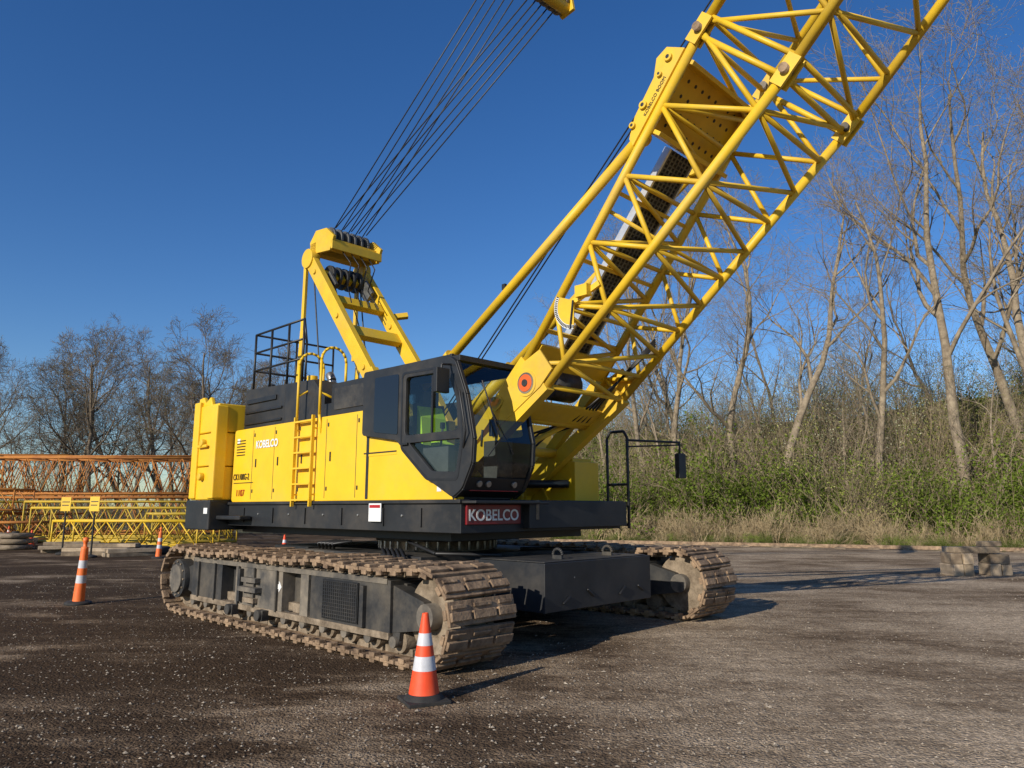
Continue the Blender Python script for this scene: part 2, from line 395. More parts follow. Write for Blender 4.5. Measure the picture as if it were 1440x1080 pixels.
th=empty('brush_thicket')
for i in range(105):
    x=R.uniform(3,38); s=R.uniform(-.6,6.5); y=s+40-.45*x; put(R.choice(green),'shrub_%d'%i,x,y,hz(x,y),R.choice((.4,.7,.9,1.1,1.35))*R.uniform(.8,1.15),parent=th)
for i in range(250):
    x=R.uniform(-12,48); s=28*R.random()**1.15+.3; y=s+40-.45*x; put(R.choice(brown),'brush_%d'%i,x,y,hz(x,y)-.2,R.uniform(.5,1.25),tilt=.08,parent=th)
for i in range(75):
    x=R.uniform(0,42); s=R.uniform(6,24); y=s+40-.45*x; put(R.choice(green),'shrub_b%d'%i,x,y,hz(x,y)-.2,R.uniform(.5,1.2),parent=th)
for i in range(16):
    x=R.uniform(16,36); s=R.uniform(6,22); y=s+40-.45*x; put(bloss[0],'blossom_%d'%i,x,y,hz(x,y),R.uniform(.6,1.2),parent=th)
for i in range(210):
    x=R.uniform(2,32); s=R.gauss(-.9,.7); y=s+40-.45*x; put(R.choice(dry),'dry_%d'%i,x,y,0,R.choice((.25,.4,.6,.9,1.3)),tilt=.28,parent=th)
for i in range(260):
    x=R.uniform(2,32); s=R.gauss(-1.9,.8); y=s+40-.45*x; put(R.choice(green),'grass_%d'%i,x,y,-.05,R.uniform(.06,.2),parent=th)
th2=empty('underbrush')
for i in range(80):
    x=R.uniform(-62,-14); y=R.uniform(50,64); put(R.choice(brown),'brush_%d'%i,x,y,-.1,R.uniform(.4,.9),parent=th2)

# ================================================================= CRANE
crane=empty('crawler_crane',(-1.15,11.63,0),math.radians(-44.3))
def track_path():
    r=.46; zc=.52; xe=3.02; P=[]
    for i in range(81): P.append((-xe+2*xe*i/80*1.0, zc-r))
    for i in range(1,40): a=-math.pi/2+math.pi*i/40; P.append((xe+r*math.cos(a),zc+r*math.sin(a)))
    for i in range(81):
        t=i/80; P.append((xe-2*xe*t, zc+r-.04*math.sin(math.pi*((t*3)%1))))
    for i in range(1,40): a=math.pi/2+math.pi*i/40; P.append((-xe+r*math.cos(a),zc+r*math.sin(a)))
    return P
def make_track(side,name):
    P=track_path(); P2=[Vector(p) for p in P]; P2.append(P2[0])
    tot=sum((b-a).length for a,b in zip(P2[:-1],P2[1:])); ns=58; pitch=tot/ns
    vi,vo=1.90,2.80; vc=(vi+vo)/2*side; W=vo-vi
    g=MB(); acc=0; targets=[(i+.5)*pitch for i in range(ns)]; ti=0
    rn=random.Random(5)
    for a,b in zip(P2[:-1],P2[1:]):
        l=(b-a).length
        while ti<ns and targets[ti]<=acc+l:
            q=a.lerp(b,(targets[ti]-acc)/l); d=(b-a).normalized()
            x=V(d.x,0,d.y); nz=V(d.y,0,-d.x); yv=nz.cross(x)
            rot=Matrix((x,yv,nz)).transposed().to_4x4()
            ja=rn.gauss(0,.025); rot=rot@Matrix.Rotation(ja,4,'Y')@Matrix.Rotation(rn.gauss(0,.008),4,'Z'); rot.translation=V(q.x,vc+rn.gauss(0,.007),q.y)
            h=pitch*.455
            g.box((-h,-W/2,-.014),(h,W/2,.026),'rust',rot)
            for (y0,y1) in ((-W/2+.012,-W/2+.26),(-.15,.15),(W/2-.26,W/2-.012)):
                g.box((-h*.62,y0,.024),(h*.1,y1,.060),'rust',rot)
                g.box((h*.35,y0+.03,.024),(h*.7,y1-.03,.045),'rust',rot)
            g.box((-h*.95,-.20,-.085),(h*.95,-.12,-.010),'mud',rot); g.box((-h*.95,.12,-.085),(h*.95,.20,-.010),'mud',rot)
            g.box((-h*.4,-W/2-.014,-.05),(h*.4,-W/2+.08,.0),'rust',rot); g.box((-h*.4,W/2-.08,-.05),(h*.4,W/2+.014,.0),'rust',rot)
            ti+=1
        acc+=l
    g.build(name+'_shoes',crane,bevel=.007)
    f=MB(); o=side
    def bx(u0,u1,va,vb,z0,z1,k):
        a,b=sorted((va*o,vb*o)); f.box((u0,a,z0),(u1,b,z1),k)
    bx(-2.45,2.5,2.05,2.52,.30,.80,'grey2')
    for (u0,u1,z0,z1,k) in ((-2.55,-1.55,.27,.84,'grey2'),(-1.12,.18,.27,.84,'dusty'),(.62,.80,.27,.84,'dusty'),(.86,2.45,.27,.84,'grey2')):
        bx(u0,u1,2.45,2.70,z0,z1,k)
    bx(-2.55,2.45,2.45,2.715,.24,.31,'mud'); bx(-2.5,2.4,2.45,2.712,.80,.86,'dusty')
    bx(-1.56,-1.11,2.40,2.60,.31,.42,'mud'); bx(.17,.63,2.40,2.60,.31,.42,'mud')
    for u in (-2.3,-1.75,-1.0,-.55,0.05): bx(u,u+.03,2.69,2.735,.30,.81,'grey2')
    bx(-.85,-.35,2.69,2.80,.50,.56,'dusty'); bx(-.80,-.40,2.69,2.78,.62,.68,'dusty')
    bx(-.95,-.88,2.69,2.76,.35,.78,'grey2'); bx(1.95,2.02,2.69,2.75,.32,.76,'grey2')
    bx(-.75,-.45,2.69,2.77,.36,.42,'mud')
    bx(1.15,1.88,2.705,2.72,.34,.78,'black')
    for i in range(17): bx(1.165+i*.043,1.174+i*.043,2.72,2.727,.35,.77,'grey2')
    for i in range(11): bx(1.16,1.87,2.7275,2.732,.36+i*.04,.367+i*.04,'grey2')
    for sgn in (-1,1):
        f.prism([(sgn*2.4,.30),(sgn*2.4,.80),(sgn*2.95,.66),(sgn*3.1,.52),(sgn*2.95,.38)],2.47*o,2.66*o,'grey2')
        f.prism([(sgn*2.4,.30),(sgn*2.4,.80),(sgn*2.95,.66),(sgn*3.1,.52),(sgn*2.95,.38)],2.02*o,2.18*o,'grey2')
        f.tube((sgn*3.02,2.12*o,.52),(sgn*3.02,2.56*o,.52),.40,'mud',30)
        f.tube((sgn*3.02,2.0*o,.52),(sgn*3.02,2.70*o,.52),.13,'dusty',18)
    f.tube((-3.02,2.5*o,.52),(-3.02,2.74*o,.52),.29,'grey2',26); f.tube((-3.02,2.7*o,.52),(-3.02,2.775*o,.52),.21,'dusty',26)
    for i in range(12):
        a=i*math.pi/6; f.tube((-3.02+.25*math.cos(a),2.73*o,.52+.25*math.sin(a)),(-3.02+.25*math.cos(a),2.76*o,.52+.25*math.sin(a)),.016,'mud',6)
    for i in range(12):
        u=-2.5+i*5.0/11
        f.tube((u,2.12*o,.22),(u,2.60*o,.22),.12,'mud',16); f.tube((u,2.60*o,.22),(u,2.70*o,.22),.06,'dusty',12)
        f.prism([(u-.07,.32),(u+.07,.32),(u+.05,.18),(u-.05,.18)],2.60*o,2.655*o,'grey2')
    for u in (-1.6,0,1.6): f.tube((u,2.2*o,.885),(u,2.5*o,.885),.07,'mud',14)
    for u in (-1.05,-.2):
        f.prism([(u-.09,.30),(u+.09,.30),(u+.07,.17),(u-.07,.17)],2.70*o,2.80*o,'grey2'); f.tube((u,2.79*o,.24),(u,2.84*o,.24),.07,'grey2',14)
    for i in range(60):
        u=rn.uniform(-2.4,2.3); s_=rn.uniform(.01,.035); f.cbox((u,(2.66+rn.uniform(-.03,.03))*o,.865+s_*.2),(s_*2,s_*1.4,s_*.7),'mud')
    f.build(name+'_frame',crane,bevel=.008)
make_track(-1,'track_right'); make_track(1,'track_left')
plate('track_arrow',[[(.02,.58),(.10,.58),(.10,.54),(.17,.61),(.10,.68),(.10,.64),(.02,.64)]],-2.704,.006,'white',crane)
c=MB()
c.box((-1.45,-1.5,.55),(1.45,1.5,.98),'grey2')
for u in (-1.6,1.15): c.box((u,-2.1,.42),(u+.45,2.1,.86),'grey2')
c.box((2.05,-1.12,.42),(3.22,1.0,.97),'grey'); c.box((1.4,-.6,.5),(2.05,.6,.9),'grey2')
c.box((-3.15,-1.05,.42),(-2.05,1.05,.97),'grey'); c.box((-2.06,-.6,.5),(-1.44,.6,.9),'grey2')
c.box((2.1,-1.08,.972),(3.18,.96,.985),'grey2')
for v in (-.55,.45):
    c.box((2.85,v-.02,.98),(3.0,v+.02,1.03),'grey2')
    for i in range(10):
        a0=math.pi*i/10;a1=math.pi*(i+1)/10
        c.tube((2.925+.075*math.cos(a0),v,1.03+.075*math.sin(a0)),(2.925+.075*math.cos(a1),v,1.03+.075*math.sin(a1)),.02,'grey2',6)
for v,z,r in ((-.75,.53,.5),(-.3,.60,-.6),(.35,.56,.6),(.75,.58,-.5)):
    c.tube((3.23,v-.06,z-.06*r),(3.23,v+.06,z+.09*r),.016,'black',6)
c.tube((0,0,.95),(0,0,1.16),.85,'mud',40); c.tube((0,0,1.12),(0,0,1.25),.95,'grey2',40)
for i in range(36):
    a=i*math.pi/18; c.tube((.9*math.cos(a),.9*math.sin(a),1.0),(.9*math.cos(a),.9*math.sin(a),1.16),.022,'steel',6)
for (a,b_) in (((1.5,-1.3,1.02),(2.1,-.7,1.0)),((1.5,-1.3,1.02),(.8,-1.2,1.15)),((1.2,.6,1.0),(2.2,.9,1.02))): c.tube(a,b_,.025,'black',8)
for i in range(5):
    c.poly([(.5+.1*i,-1.35,1.0),(.7+.1*i,-1.55,1.06),(1.1+.1*i,-1.75,.92),(1.2+.1*i,-1.95,.86)],.02,'black')
    c.poly([(-1.2+.1*i,-1.35,1.0),(-1.0+.1*i,-1.5,1.08),(-.8+.1*i,-1.3,1.12)],.02,'black')
c.build('carbody',crane,bevel=.012)
t=text('chalk_number','99',.15,(0,0,0),'chalk',crane)
t.matrix_local=Matrix(((0,0,1,3.222),(1,0,0.15,-.62),(0,1,0,.78),(0,0,0,1)))

h=MB()
h.box((-4.15,-1.62,1.30),(2.34,1.56,1.66),'grey')
h.box((-4.15,-1.66,1.655),(2.36,1.60,1.70),'grey')
h.box((-3.9,-1.3,1.18),(1.8,1.3,1.30),'black')
h.box((2.3,-.55,1.34),(2.46,1.56,1.69),'grey')
for u in (-3.2,-2.2,-1.2,-.2,.8,1.6): h.box((u,-1.645,1.36),(u+.012,-1.615,1.6),'black')
for u in (-2.7,-1.7,-.7,.2,1.2): h.tube((u,-1.60,1.5),(u,-1.635,1.5),.018,'steel',8)
h.build('deck',crane,bevel=.012)
plate('side_panel',[rounded([(-3.72,1.71),(2.28,1.71),(1.72,1.99),(1.13,2.48),(.34,2.60),(.34,2.95),(-3.72,2.95)],.06)],-1.56,.10,'yel',crane,.012)
h=MB()
h.box((-3.72,-1.53,1.70),(-.1,-.95,2.90),'yel'); h.box((-3.7,.95,1.70),(1.0,1.55,2.92),'yel'); h.box((-3.68,-.94,1.70),(-2.6,.94,2.9),'grey')
for u in (-3.02,-2.28,-1.52,-.70,.10): h.box((u,-1.6265,1.74),(u+.012,-1.60,2.92),'black')
h.box((-3.02,-1.6265,2.30),(-3.0,-1.60,2.31),'black')
for u in (-2.9,-2.15,-1.40,-.58): h.box((u,-1.635,2.28),(u+.03,-1.60,2.42),'black')
for u in (-3.0,-2.26,-1.5,-.68,.12):
    for z in (1.85,2.8): h.box((u+.02,-1.632,z),(u+.05,-1.60,z+.06),'grey')
h.box((.30,-1.632,2.335),(1.05,-1.60,2.355),'grey'); h.box((.30,-1.628,2.30),(1.05,-1.60,2.335),'yel')
for i in range(6): h.box((-3.62,-1.63,2.5+i*.05),(-3.3,-1.60,2.52+i*.05),'black')
h.build('machinery_house',crane,bevel=.008)
h=MB()
h.prism([(-3.66,2.96),(-1.0,2.96),(-1.0,3.30),(-1.35,3.62),(-3.66,3.70)],-1.50,-.98,'grey')
h.box((-3.60,-1.53,3.05),(-2.3,-1.49,3.09),'black'); h.box((-3.60,-1.53,3.25),(-2.3,-1.49,3.29),'black'); h.box((-3.55,-1.53,3.42),(-2.5,-1.49,3.50),'black')
for u in (-2.25,-1.75,-1.3): h.box((u,-1.505,3.0),(u+.012,-1.49,3.55),'black')
h.box((-3.66,-.97,2.9),(-2.5,1.0,3.45),'grey'); h.box((-3.66,1.0,2.93),(.2,1.5,3.45),'grey')
h.box((-.98,-1.52,2.96),(-.10,-.75,3.18),'grey'); h.box((-.70,-1.56,2.97),(.31,-.66,3.46),'grey')
h.box((-.60,-1.575,3.05),(.25,-1.55,3.38),'grey2'); h.box((-3.75,-1.45,2.97),(-3.66,-.5,3.60),'grey')
h.tube((-2.9,-.2,3.4),(-2.9,-.2,3.95),.08,'steel',16); h.tube((-2.9,-.2,3.95),(-3.0,-.2,4.08),.08,'steel',16)
h.tube((-1.9,-1.2,3.6),(-1.9,-1.2,3.78),.09,'yel',16); h.tube((-3.3,-1.2,3.69),(-3.3,-1.2,3.80),.07,'black',12)
h.build('engine_cover',crane,bevel=.015)
h=MB()
for u,z in ((-.4,2.35),(-1.5,2.35)):
    h.tube((u,-.6,z),(u,.6,z),.32,'rope',30); h.tube((u,-.68,z),(u,-.62,z),.47,'yel2',30); h.tube((u,.62,z),(u,.68,z),.47,'yel2',30)
h.box((-2.4,-.85,1.70),(1.2,-.72,2.8),'yel2'); h.box((-2.4,.72,1.70),(1.2,.85,2.8),'yel2')
h.box((1.25,.93,1.70),(2.0,1.50,2.28),'yel'); h.box((1.3,1.0,2.28),(1.9,1.45,2.34),'yel')
h.tube((1.6,1.1,2.3),(1.6,1.1,2.5),.1,'yel',16); h.tube((1.2,.2,1.95),(1.9,.9,1.95),.06,'black',10)
h.prism([(.5,1.7),(1.5,1.7),(1.25,2.1),(.8,2.1)],-.98,-.90,'yel2'); h.prism([(.5,1.7),(1.5,1.7),(1.25,2.1),(.8,2.1)],.90,.98,'yel2')
h.build('winches',crane,bevel=.01)
h=MB()
cw0,cw1=-4.72,-3.77
for sg in (-1,1):
    v0,v1=sorted((sg*1.93,sg*1.0))
    h.box((cw0,v0,1.74),(cw1,v1,2.32),'yel'); h.box((cw0,v0,2.335),(cw1,v1,2.92),'yel'); h.box((cw0,v0,2.935),(cw1,v1,3.44),'yel')
    va,vb=sorted((sg*1.965,sg*1.75))
    h.box((cw0-.02,va,1.76),(cw0+.22,vb,3.52),'yel'); h.box((cw1-.2,va,1.76),(cw1+.02,vb,3.40),'yel')
    h.prism([(cw0+.02,3.43),(cw0+.6,3.43),(cw0+.5,3.60),(cw0+.3,3.50),(cw0+.2,3.62),(cw0+.02,3.60)],sg*1.90,sg*1.82,'yel')
    h.tube((-4.25,sg*1.92,2.75),(-4.25,sg*2.02,2.75),.07,'yel2',16); h.tube((-4.25,sg*1.92,2.15),(-4.25,sg*2.02,2.15),.07,'yel2',16)
    h.box((-4.45,sg*1.98-.02,2.66),(-4.05,sg*1.98+.02,2.72),'yel')
h.box((cw0,-1.0,1.74),(-4.2,1.0,3.30),'yel')
h.box((cw0-.06,-1.98,1.22),(cw1-.02,1.98,1.73),'grey')
h.box((-3.80,-1.85,1.40),(-2.9,-1.64,1.47),'grey')
h.build('counterweight',crane,bevel=.02)
h=MB()
vl=-1.70; ua,ub=-1.48,-.96
for u in (ua,ub): h.beam((u,vl,1.62),(u,vl,3.0),.05,.03,'yel')
for i in range(6): h.beam((ua,vl,1.72+i*.24),(ub,vl,1.72+i*.24),.06,.025,'yel')
for u in (ua,ub):
    for z in (1.8,2.8): h.tube((u,vl,z),(u,-1.6,z),.014,'yel',6)
for u in (-1.52,-.86):
    pts=[(u,-1.60,2.7),(u,-1.66,3.0)]+[(u,-1.66+.22*(1-math.cos(a)),3.85+.22*math.sin(a)) for a in [math.pi*i/8 for i in range(9)]]+[(u,-1.22,3.5)]
    h.poly(pts,.022,'yel',8)
h.poly([(-1.52,-1.66,3.35),(-1.52,-1.22,3.6)],.018,'yel'); h.poly([(-.86,-1.66,3.35),(-.86,-1.22,3.2)],.018,'yel')
h.build('access_ladder',crane)
h=MB()
zb=3.66
for u in [-3.55,-2.95,-2.35,-1.85]: h.tube((u,-1.42,zb),(u,-1.42,4.72),.022,'black',8)
for z in (4.05,4.38,4.72): h.tube((-3.55,-1.42,z),(-1.85,-1.42,z),.02,'black',8)
for v in (-.6,.2): h.tube((-3.55,v,3.4),(-3.55,v,4.72),.02,'black',8)
for z in (4.05,4.38,4.72): h.tube((-3.55,-1.42,z),(-3.55,.2,z),.02,'black',8)
h.tube((-1.85,-1.42,4.72),(-1.75,-1.42,4.3),.02,'black',8); h.tube((-1.75,-1.42,4.3),(-1.75,-1.42,3.6),.02,'black',8)
h.build('guard_rail',crane)
text('side_lettering','KOBELCO',.175,(-2.90,-1.632,2.60),'white',crane,sx=.95,bold=.005)
text('model_lettering','CK1100G-2',.150,(-3.68,-1.632,2.08),'black',crane,sx=.80,bold=.001)
text('unit_number','1107',.16,(-3.55,-1.632,1.80),'red',crane,bold=.0)
h=MB(); h.box((.52,-1.668,1.42),(.80,-1.655,1.66),'white'); h.box((.54,-1.672,1.60),(.78,-1.667,1.64),'red'); h.box((-3.66,-1.632,2.02),(-2.95,-1.626,2.032),'black')
h.box((-3.6,-1.6295,2.72),(-3.5,-1.6265,2.80),'white'); h.box((1.9,-1.6295,1.80),(1.98,-1.612,1.86),'white'); h.box((-4.0,-1.985,1.5),(-3.85,-1.981,1.6),'white'); h.build('decals',crane)

# ---- gantry
gt=MB()
GA=(-3.22,6.30); GB=(-1.02,3.66)
for sg in (-1,1):
    v=.58*sg
    gt.beam((GA[0],v,GA[1]),(GB[0],v,GB[1]),.12,.27,'yel2',(0,1,0)); gt.beam((-1.13,v,3.82),(-.35,v,2.7),.14,.31,'yel2',(0,1,0))
    gt.tube((GA[0],v-.09,GA[1]),(GA[0],v+.09,GA[1]),.19,'yel2',24)
    for t in (0.12,.5,.9):
        p=V(GA[0],v,GA[1]).lerp(V(GB[0],v,GB[1]),t); gt.tube((p.x,v-.09,p.z),(p.x,v+.09,p.z),.05,'yel2',14)
    gt.beam((-3.38,v,6.2),(-3.40,v,4.5),.06,.09,'yel2'); gt.beam((-3.30,v*1.1,4.9),(-3.42,v*1.1,3.2),.04,.12,'yel2')
    gt.tube((-3.2,v*.9,6.1),(-2.7,v*.9,3.4),.016,'rope',6)
    gt.poly([(-2.9,v+.08,6.0),(-2.2,v+.09,5.12),(-1.5,v+.09,4.30),(-1.0,v+.05,3.5)],.014,'black',6)
for t,ww in ((.13,.18),(.36,.22),(.62,.26)):
    p=V(GA[0],0,GA[1]).lerp(V(GB[0],0,GB[1]),t); gt.beam((p.x,-.52,p.z),(p.x,.52,p.z),ww,.12,'yel2',(1,0,-1.25))
gt.beam((-2.35,.58,5.2),(-2.15,.95,5.28),.10,.10,'yel2')
hp=[(-3.28,6.42),(-2.60,6.34),(-2.48,6.60),(-2.75,6.82),(-3.12,6.86),(-3.32,6.66)]
gt.prism(hp,-.56,-.50,'yel2'); gt.prism(hp,.50,.56,'yel2')
gt.beam((-3.20,-.56,6.52),(-3.20,.56,6.52),.22,.22,'yel2',(1,0,0)); gt.beam((-2.68,-.55,6.49),(-2.68,.55,6.49),.12,.22,'yel2',(1,0,0))
gt.beam((-2.54,-.56,6.44),(-2.54,.56,6.44),.05,.16,'yel2',(1,0,0))
for i in range(6):
    v=-.38+i*.15; gt.tube((-2.90,v-.025,6.70),(-2.90,v+.025,6.70),.21,'chain',24); gt.tube((-2.90,v-.04,6.70),(-2.90,v-.026,6.70),.17,'dusty',20)
for i in range(5):
    v=-.3+i*.15; gt.tube((-3.0,v-.03,5.98),(-3.0,v+.03,5.98),.21,'rope',24); gt.tube((-3.0,v-.045,5.98),(-3.0,v-.03,5.98),.08,'ored',14)
gt.beam((-2.9,-.4,5.92),(-2.65,-.4,5.62),.06,.28,'chain'); gt.beam((-2.9,.4,5.92),(-2.65,.4,5.62),.06,.28,'chain')
for i in range(4): gt.poly([(-2.6,-.3+.2*i,6.4),(-2.35,-.25+.18*i,6.1),(-2.5,-.2+.15*i,5.7),(-2.2,-.3+.2*i,5.3)],.013,'black',6)
gt.build('gantry',crane,bevel=.012)

rp=MB()
for i in range(5):
    v=-.32+i*.16
    rp.tube((-2.80+.02*i,v,6.90),(2.38,v*.8,9.25),.0115,'rope',6)
    rp.tube((-2.98,v+.05,6.90),(1.95,v*.9-.10,10.15),.0115,'rope',6)
rp.tube((-2.95,-.2,5.8),(-1.6,-.1,2.75),.011,'rope',6); rp.tube((-2.95,.1,5.8),(-1.5,.2,2.75),.011,'rope',6)
for v in (.18,.30): rp.tube((-.5,v*.6,2.7),(18.2,v,20.4),.011,'rope',6)
for v in (-.62,.62): rp.tube((2.6,v*.5,9.35),(19.2,v,20.3),.018,'rope',6)
rp.build('boom_hoist_ropes',crane)
bl=MB()
bp=[(2.32,9.08),(2.58,9.12),(2.5,9.6),(2.1,10.35),(1.8,10.3),(2.12,9.6)]
bl.prism(bp,-.40,-.34,'yel2'); bl.prism(bp,.34,.40,'yel2')
bl.tube((2.42,-.40,9.2),(2.42,.40,9.2),.10,'yel2',18)
for i in range(5):
    v=-.28+i*.14; bl.tube((2.36,v-.03,9.28),(2.36,v+.03,9.28),.17,'mud',22); bl.tube((1.98,v-.03,10.1),(1.98,v+.03,10.1),.2,'rope',22)
bl.build('hoist_bail',crane,bevel=.01)

# ---- boom
W=.80
def lat(mb,q0,q1,p0,p1,n,k,rc,rl,wq=W):
    def Q(t,s): return V(q0[0]+(q1[0]-q0[0])*t,s*wq,q0[1]+(q1[1]-q0[1])*t)
    def P(t,s): return V(p0[0]+(p1[0]-p0[0])*t,s*wq,p0[1]+(p1[1]-p0[1])*t)
    for s in (-1,1):
        mb.tube(Q(0,s),Q(1,s),rc,k,14); mb.tube(P(0,s),P(1,s),rc,k,14)
    for i in range(n):
        t0=i/n;t1=(i+1)/n; tm=(t0+t1)/2
        for s in (-1,1):
            mb.tube(Q(t0,s),P(tm,s),rl,k,8); mb.tube(P(tm,s),Q(t1,s),rl,k,8)
        mb.tube(Q(t0,-1),Q(tm,1),rl,k,8); mb.tube(Q(tm,1),Q(t1,-1),rl,k,8)
        mb.tube(P(t0,1),P(tm,-1),rl,k,8); mb.tube(P(tm,-1),P(t1,1),rl,k,8)
    for i in range(0,n+1):
        t=min(max(i/n,.01),.99)
        mb.tube(Q(t,-1),Q(t,1),rl,k,8)
        if i<n: mb.tube(P(t+.5/n,-1),P(t+.5/n,1),rl,k,8)
    for t in (.012,.988):
        for s in (-1,1): mb.tube(Q(t,s),P(t,s),rl*1.1,k,8)
        mb.tube(P(t,-1),P(t,1),rl*1.1,k,8)
    if n>1: mb.tube(Q(.5,-1),P(.5,1),rl*.8,k,8)
bm_=MB()
Pj=V(6.24,0,5.90); ang=math.radians(45.3); dd=V(math.cos(ang),0,math.sin(ang)); nn=V(-math.sin(ang),0,math.cos(ang))
Qj=Pj+nn*1.3
lat(bm_,(2.62,3.42),(Qj.x,Qj.z),(2.95,3.06),(Pj.x,Pj.z),5,'yel2',.056,.031)
for s in (-1,1):
    bm_.beam((.98,s*.80,1.75),(3.0,s*.80,3.12),.14,.20,'yel2',(0,1,0)); bm_.beam((1.05,s*.80,1.85),(2.66,s*.80,3.46),.12,.15,'yel2',(0,1,0))
    bm_.tube((1.0,s*.80-.13,1.78),(1.0,s*.80+.13,1.78),.16,'yel2',24)
    gp=[(2.2,2.62),(2.95,3.08),(3.15,3.28),(2.95,3.55),(2.62,3.40),(2.3,3.02)]
    bm_.prism(gp,s*.885,s*.862,'yel2')
    for r,dv,k in ((.17,.012,'yel2'),(.135,.018,'dusty'),(.11,.026,'ored'),(.045,.04,'rope')):
        bm_.tube((2.72,s*.87,3.15),(2.72,s*(.885+dv),3.15),r,k,26)
for p in ((1.75,2.40),(2.35,2.78)): bm_.tube((p[0],-.78,p[1]),(p[0],.78,p[1]),.07,'yel2',14)
bm_.beam((2.55,-.76,2.86),(2.55,.76,2.86),.30,.05,'yel2',(1,0,.7)); bm_.beam((2.75,-.76,3.52),(2.75,.76,3.52),.35,.05,'yel2',(1,0,1.1))
bm_.tube((1.2,-.75,1.95),(2.6,.75,3.0),.04,'yel2',10); bm_.tube((1.2,.75,1.95),(2.6,-.75,3.0),.04,'yel2',10)
for i in range(4): bm_.poly([(1.3,.1+i*.08,2.2),(1.9,.15+i*.1,2.65),(2.5,.3+i*.1,2.8),(3.1,.55,3.3),(3.6,.72,3.75+.03*i)],.016,'black',6)
bm_.tube((2.5,-.25,3.25),(2.5,.25,3.25),.22,'rope',26)
def joint(c):
    for s in (-1,1):
        for o in (-.05,.05):
            bm_.beam(c-dd*.16+V(0,s*W+o,0),c+dd*.16+V(0,s*W+o,0),.03,.16,'yel2',(0,1,0))
        bm_.tube(c+V(0,s*W-.12,0),c+V(0,s*W+.12,0),.05,'rust' if s<0 else 'dusty',14)
joint(Pj);joint(Qj)
cur=Pj.copy()
for L in (5.5,6,6):
    a=cur+dd*.1; b_=cur+dd*(L-.1); qa=a+nn*1.3; qb=b_+nn*1.3
    lat(bm_,(qa.x,qa.z),(qb.x,qb.z),(a.x,a.z),(b_.x,b_.z),int(round(L/1.15)),'yel2',.056,.029)
    cur=cur+dd*L; joint(cur); joint(cur+nn*1.3)
e=cur+dd*2.2+nn*.65
for s in (-1,1):
    bm_.tube(cur+V(0,s*W,0),e+V(0,s*.35,0),.06,'yel2',12); bm_.tube(cur+nn*1.3+V(0,s*W,0),e+V(0,s*.35,0),.06,'yel2',12)
for i in range(4): bm_.tube(e+V(0,-.3+i*.18,0),e+V(0,-.22+i*.18,0),.35,'yel2',26)
bm_.build('boom',crane)
bs=MB()
aA=V(2.62,0,3.42); dA=(Qj-aA).normalized(); nA=V(-dA.z,0,dA.x)
def onA(t,off=0,v=0):
    p=aA+dA*t+nA*off; return V(p.x,v,p.z)
LA=(Qj-aA).length
x0=LA-1.25; x1=LA-.28
for s in (-1,1):
    pts=[onA(x0-.15,.05),onA(x1+.05,.05),onA(x1,.30),onA(x1-.15,.36),onA(x1-.35,.26),onA(x0+.15,.24),onA(x0-.1,.15)]
    bs.prism([(p.x,p.z) for p in pts],s*.86,s*.80,'yel2')
    for t,r in ((x1-.1,.05),(x1-.3,.035),(x0+.3,.05),(x0+.05,.04)):
        p=onA(t,.19); bs.tube((p.x,s*.80-.01*s,p.z),(p.x,s*.895,p.z),r,'yel2',14); bs.tube((p.x,s*.89,p.z),(p.x,s*.90,p.z),r*.5,'black',10)
pl=[onA(x0+.1,.10),onA(x1-.05,.10),onA(x1-.05,.14),onA(x0+.1,.14)]
bs.prism([(p.x,p.z) for p in pl],-.78,.78,'yel2')
bs.beam(onA(x0+.1,-.02,-.78),onA(x0+.1,-.02,.78),.28,.05,'yel2',nA); bs.beam(onA(x1-.05,.02,-.78),onA(x1-.05,.02,.78),.24,.05,'yel2',nA)
for i in range(9):
    for j in range(4):
        p=onA(x0+.24+j*.18,.10-.004,-.62+i*.155); q=onA(x0+.24+j*.18,.145,-.62+i*.155); bs.tube(p,q,.024,'black',10)
        if j<1:
            p=onA(x0+.1-.027,.0,-.62+i*.155); q=onA(x0+.1+.027,.0,-.62+i*.155); bs.tube(p,q,.024,'black',10)
bs.build('backstop_mount',crane,bevel=.006)
tx=text('boom_lettering','KOBELCO BOOM',.06,(0,0,0),'black',crane)
mm=Matrix((dA,nA,dA.cross(nA))).transposed().to_4x4(); pp=onA(x0+.2,.085); mm.translation=V(pp.x,-.864,pp.z); tx.matrix_local=mm
bk=MB()
for s in (-1,1):
    v=.62*s
    e0=V(-.35,v,2.92); e1=onA(x0+.0,.22,v); m=e0.lerp(e1,.28)
    bk.tube(e0,m,.10,'yel2',18); bk.tube(m,e1,.066,'yel2',18); bk.tube(m-(e1-e0).normalized()*.06,m+(e1-e0).normalized()*.03,.115,'yel2',18)
    bk.tube(e1+V(0,-.1,0),e1+V(0,.1,0),.09,'yel2',16); k_=e0.lerp(e1,.52); bk.cbox((k_.x-.04,v,k_.z+.10),(.06,.04,.08),'black')
bk.build('backstops',crane)
cw=MB()
c0=onA(.15,.10); c1=onA(LA-1.2,.10); L=(c1-c0).length
x=dA; y=V(0,1,0); z=x.cross(y)
M4=Matrix((x,y,z)).transposed().to_4x4(); M4.translation=c0
cw.box((0,-.20,-.012),(L,.30,.012),'rope',M4)
cw.box((0,-.235,-.05),(L,-.20,.045),'alu',M4); cw.box((0,.30,-.05),(L,.33,.045),'alu',M4)
nb=int(L/.055)
for i in range(nb): cw.box((i*.055,-.20,-.03),(i*.055+.018,.30,.028),'chain',M4)
for i in range(7): cw.box((0,-.18+i*.075,-.036),(L,-.155+i*.075,-.031),'chain',M4)
for t in (.5,1.5,2.4): cw.beam(onA(t,.03,-.8),onA(t,.03,.8),.05,.05,'yel2',nA)
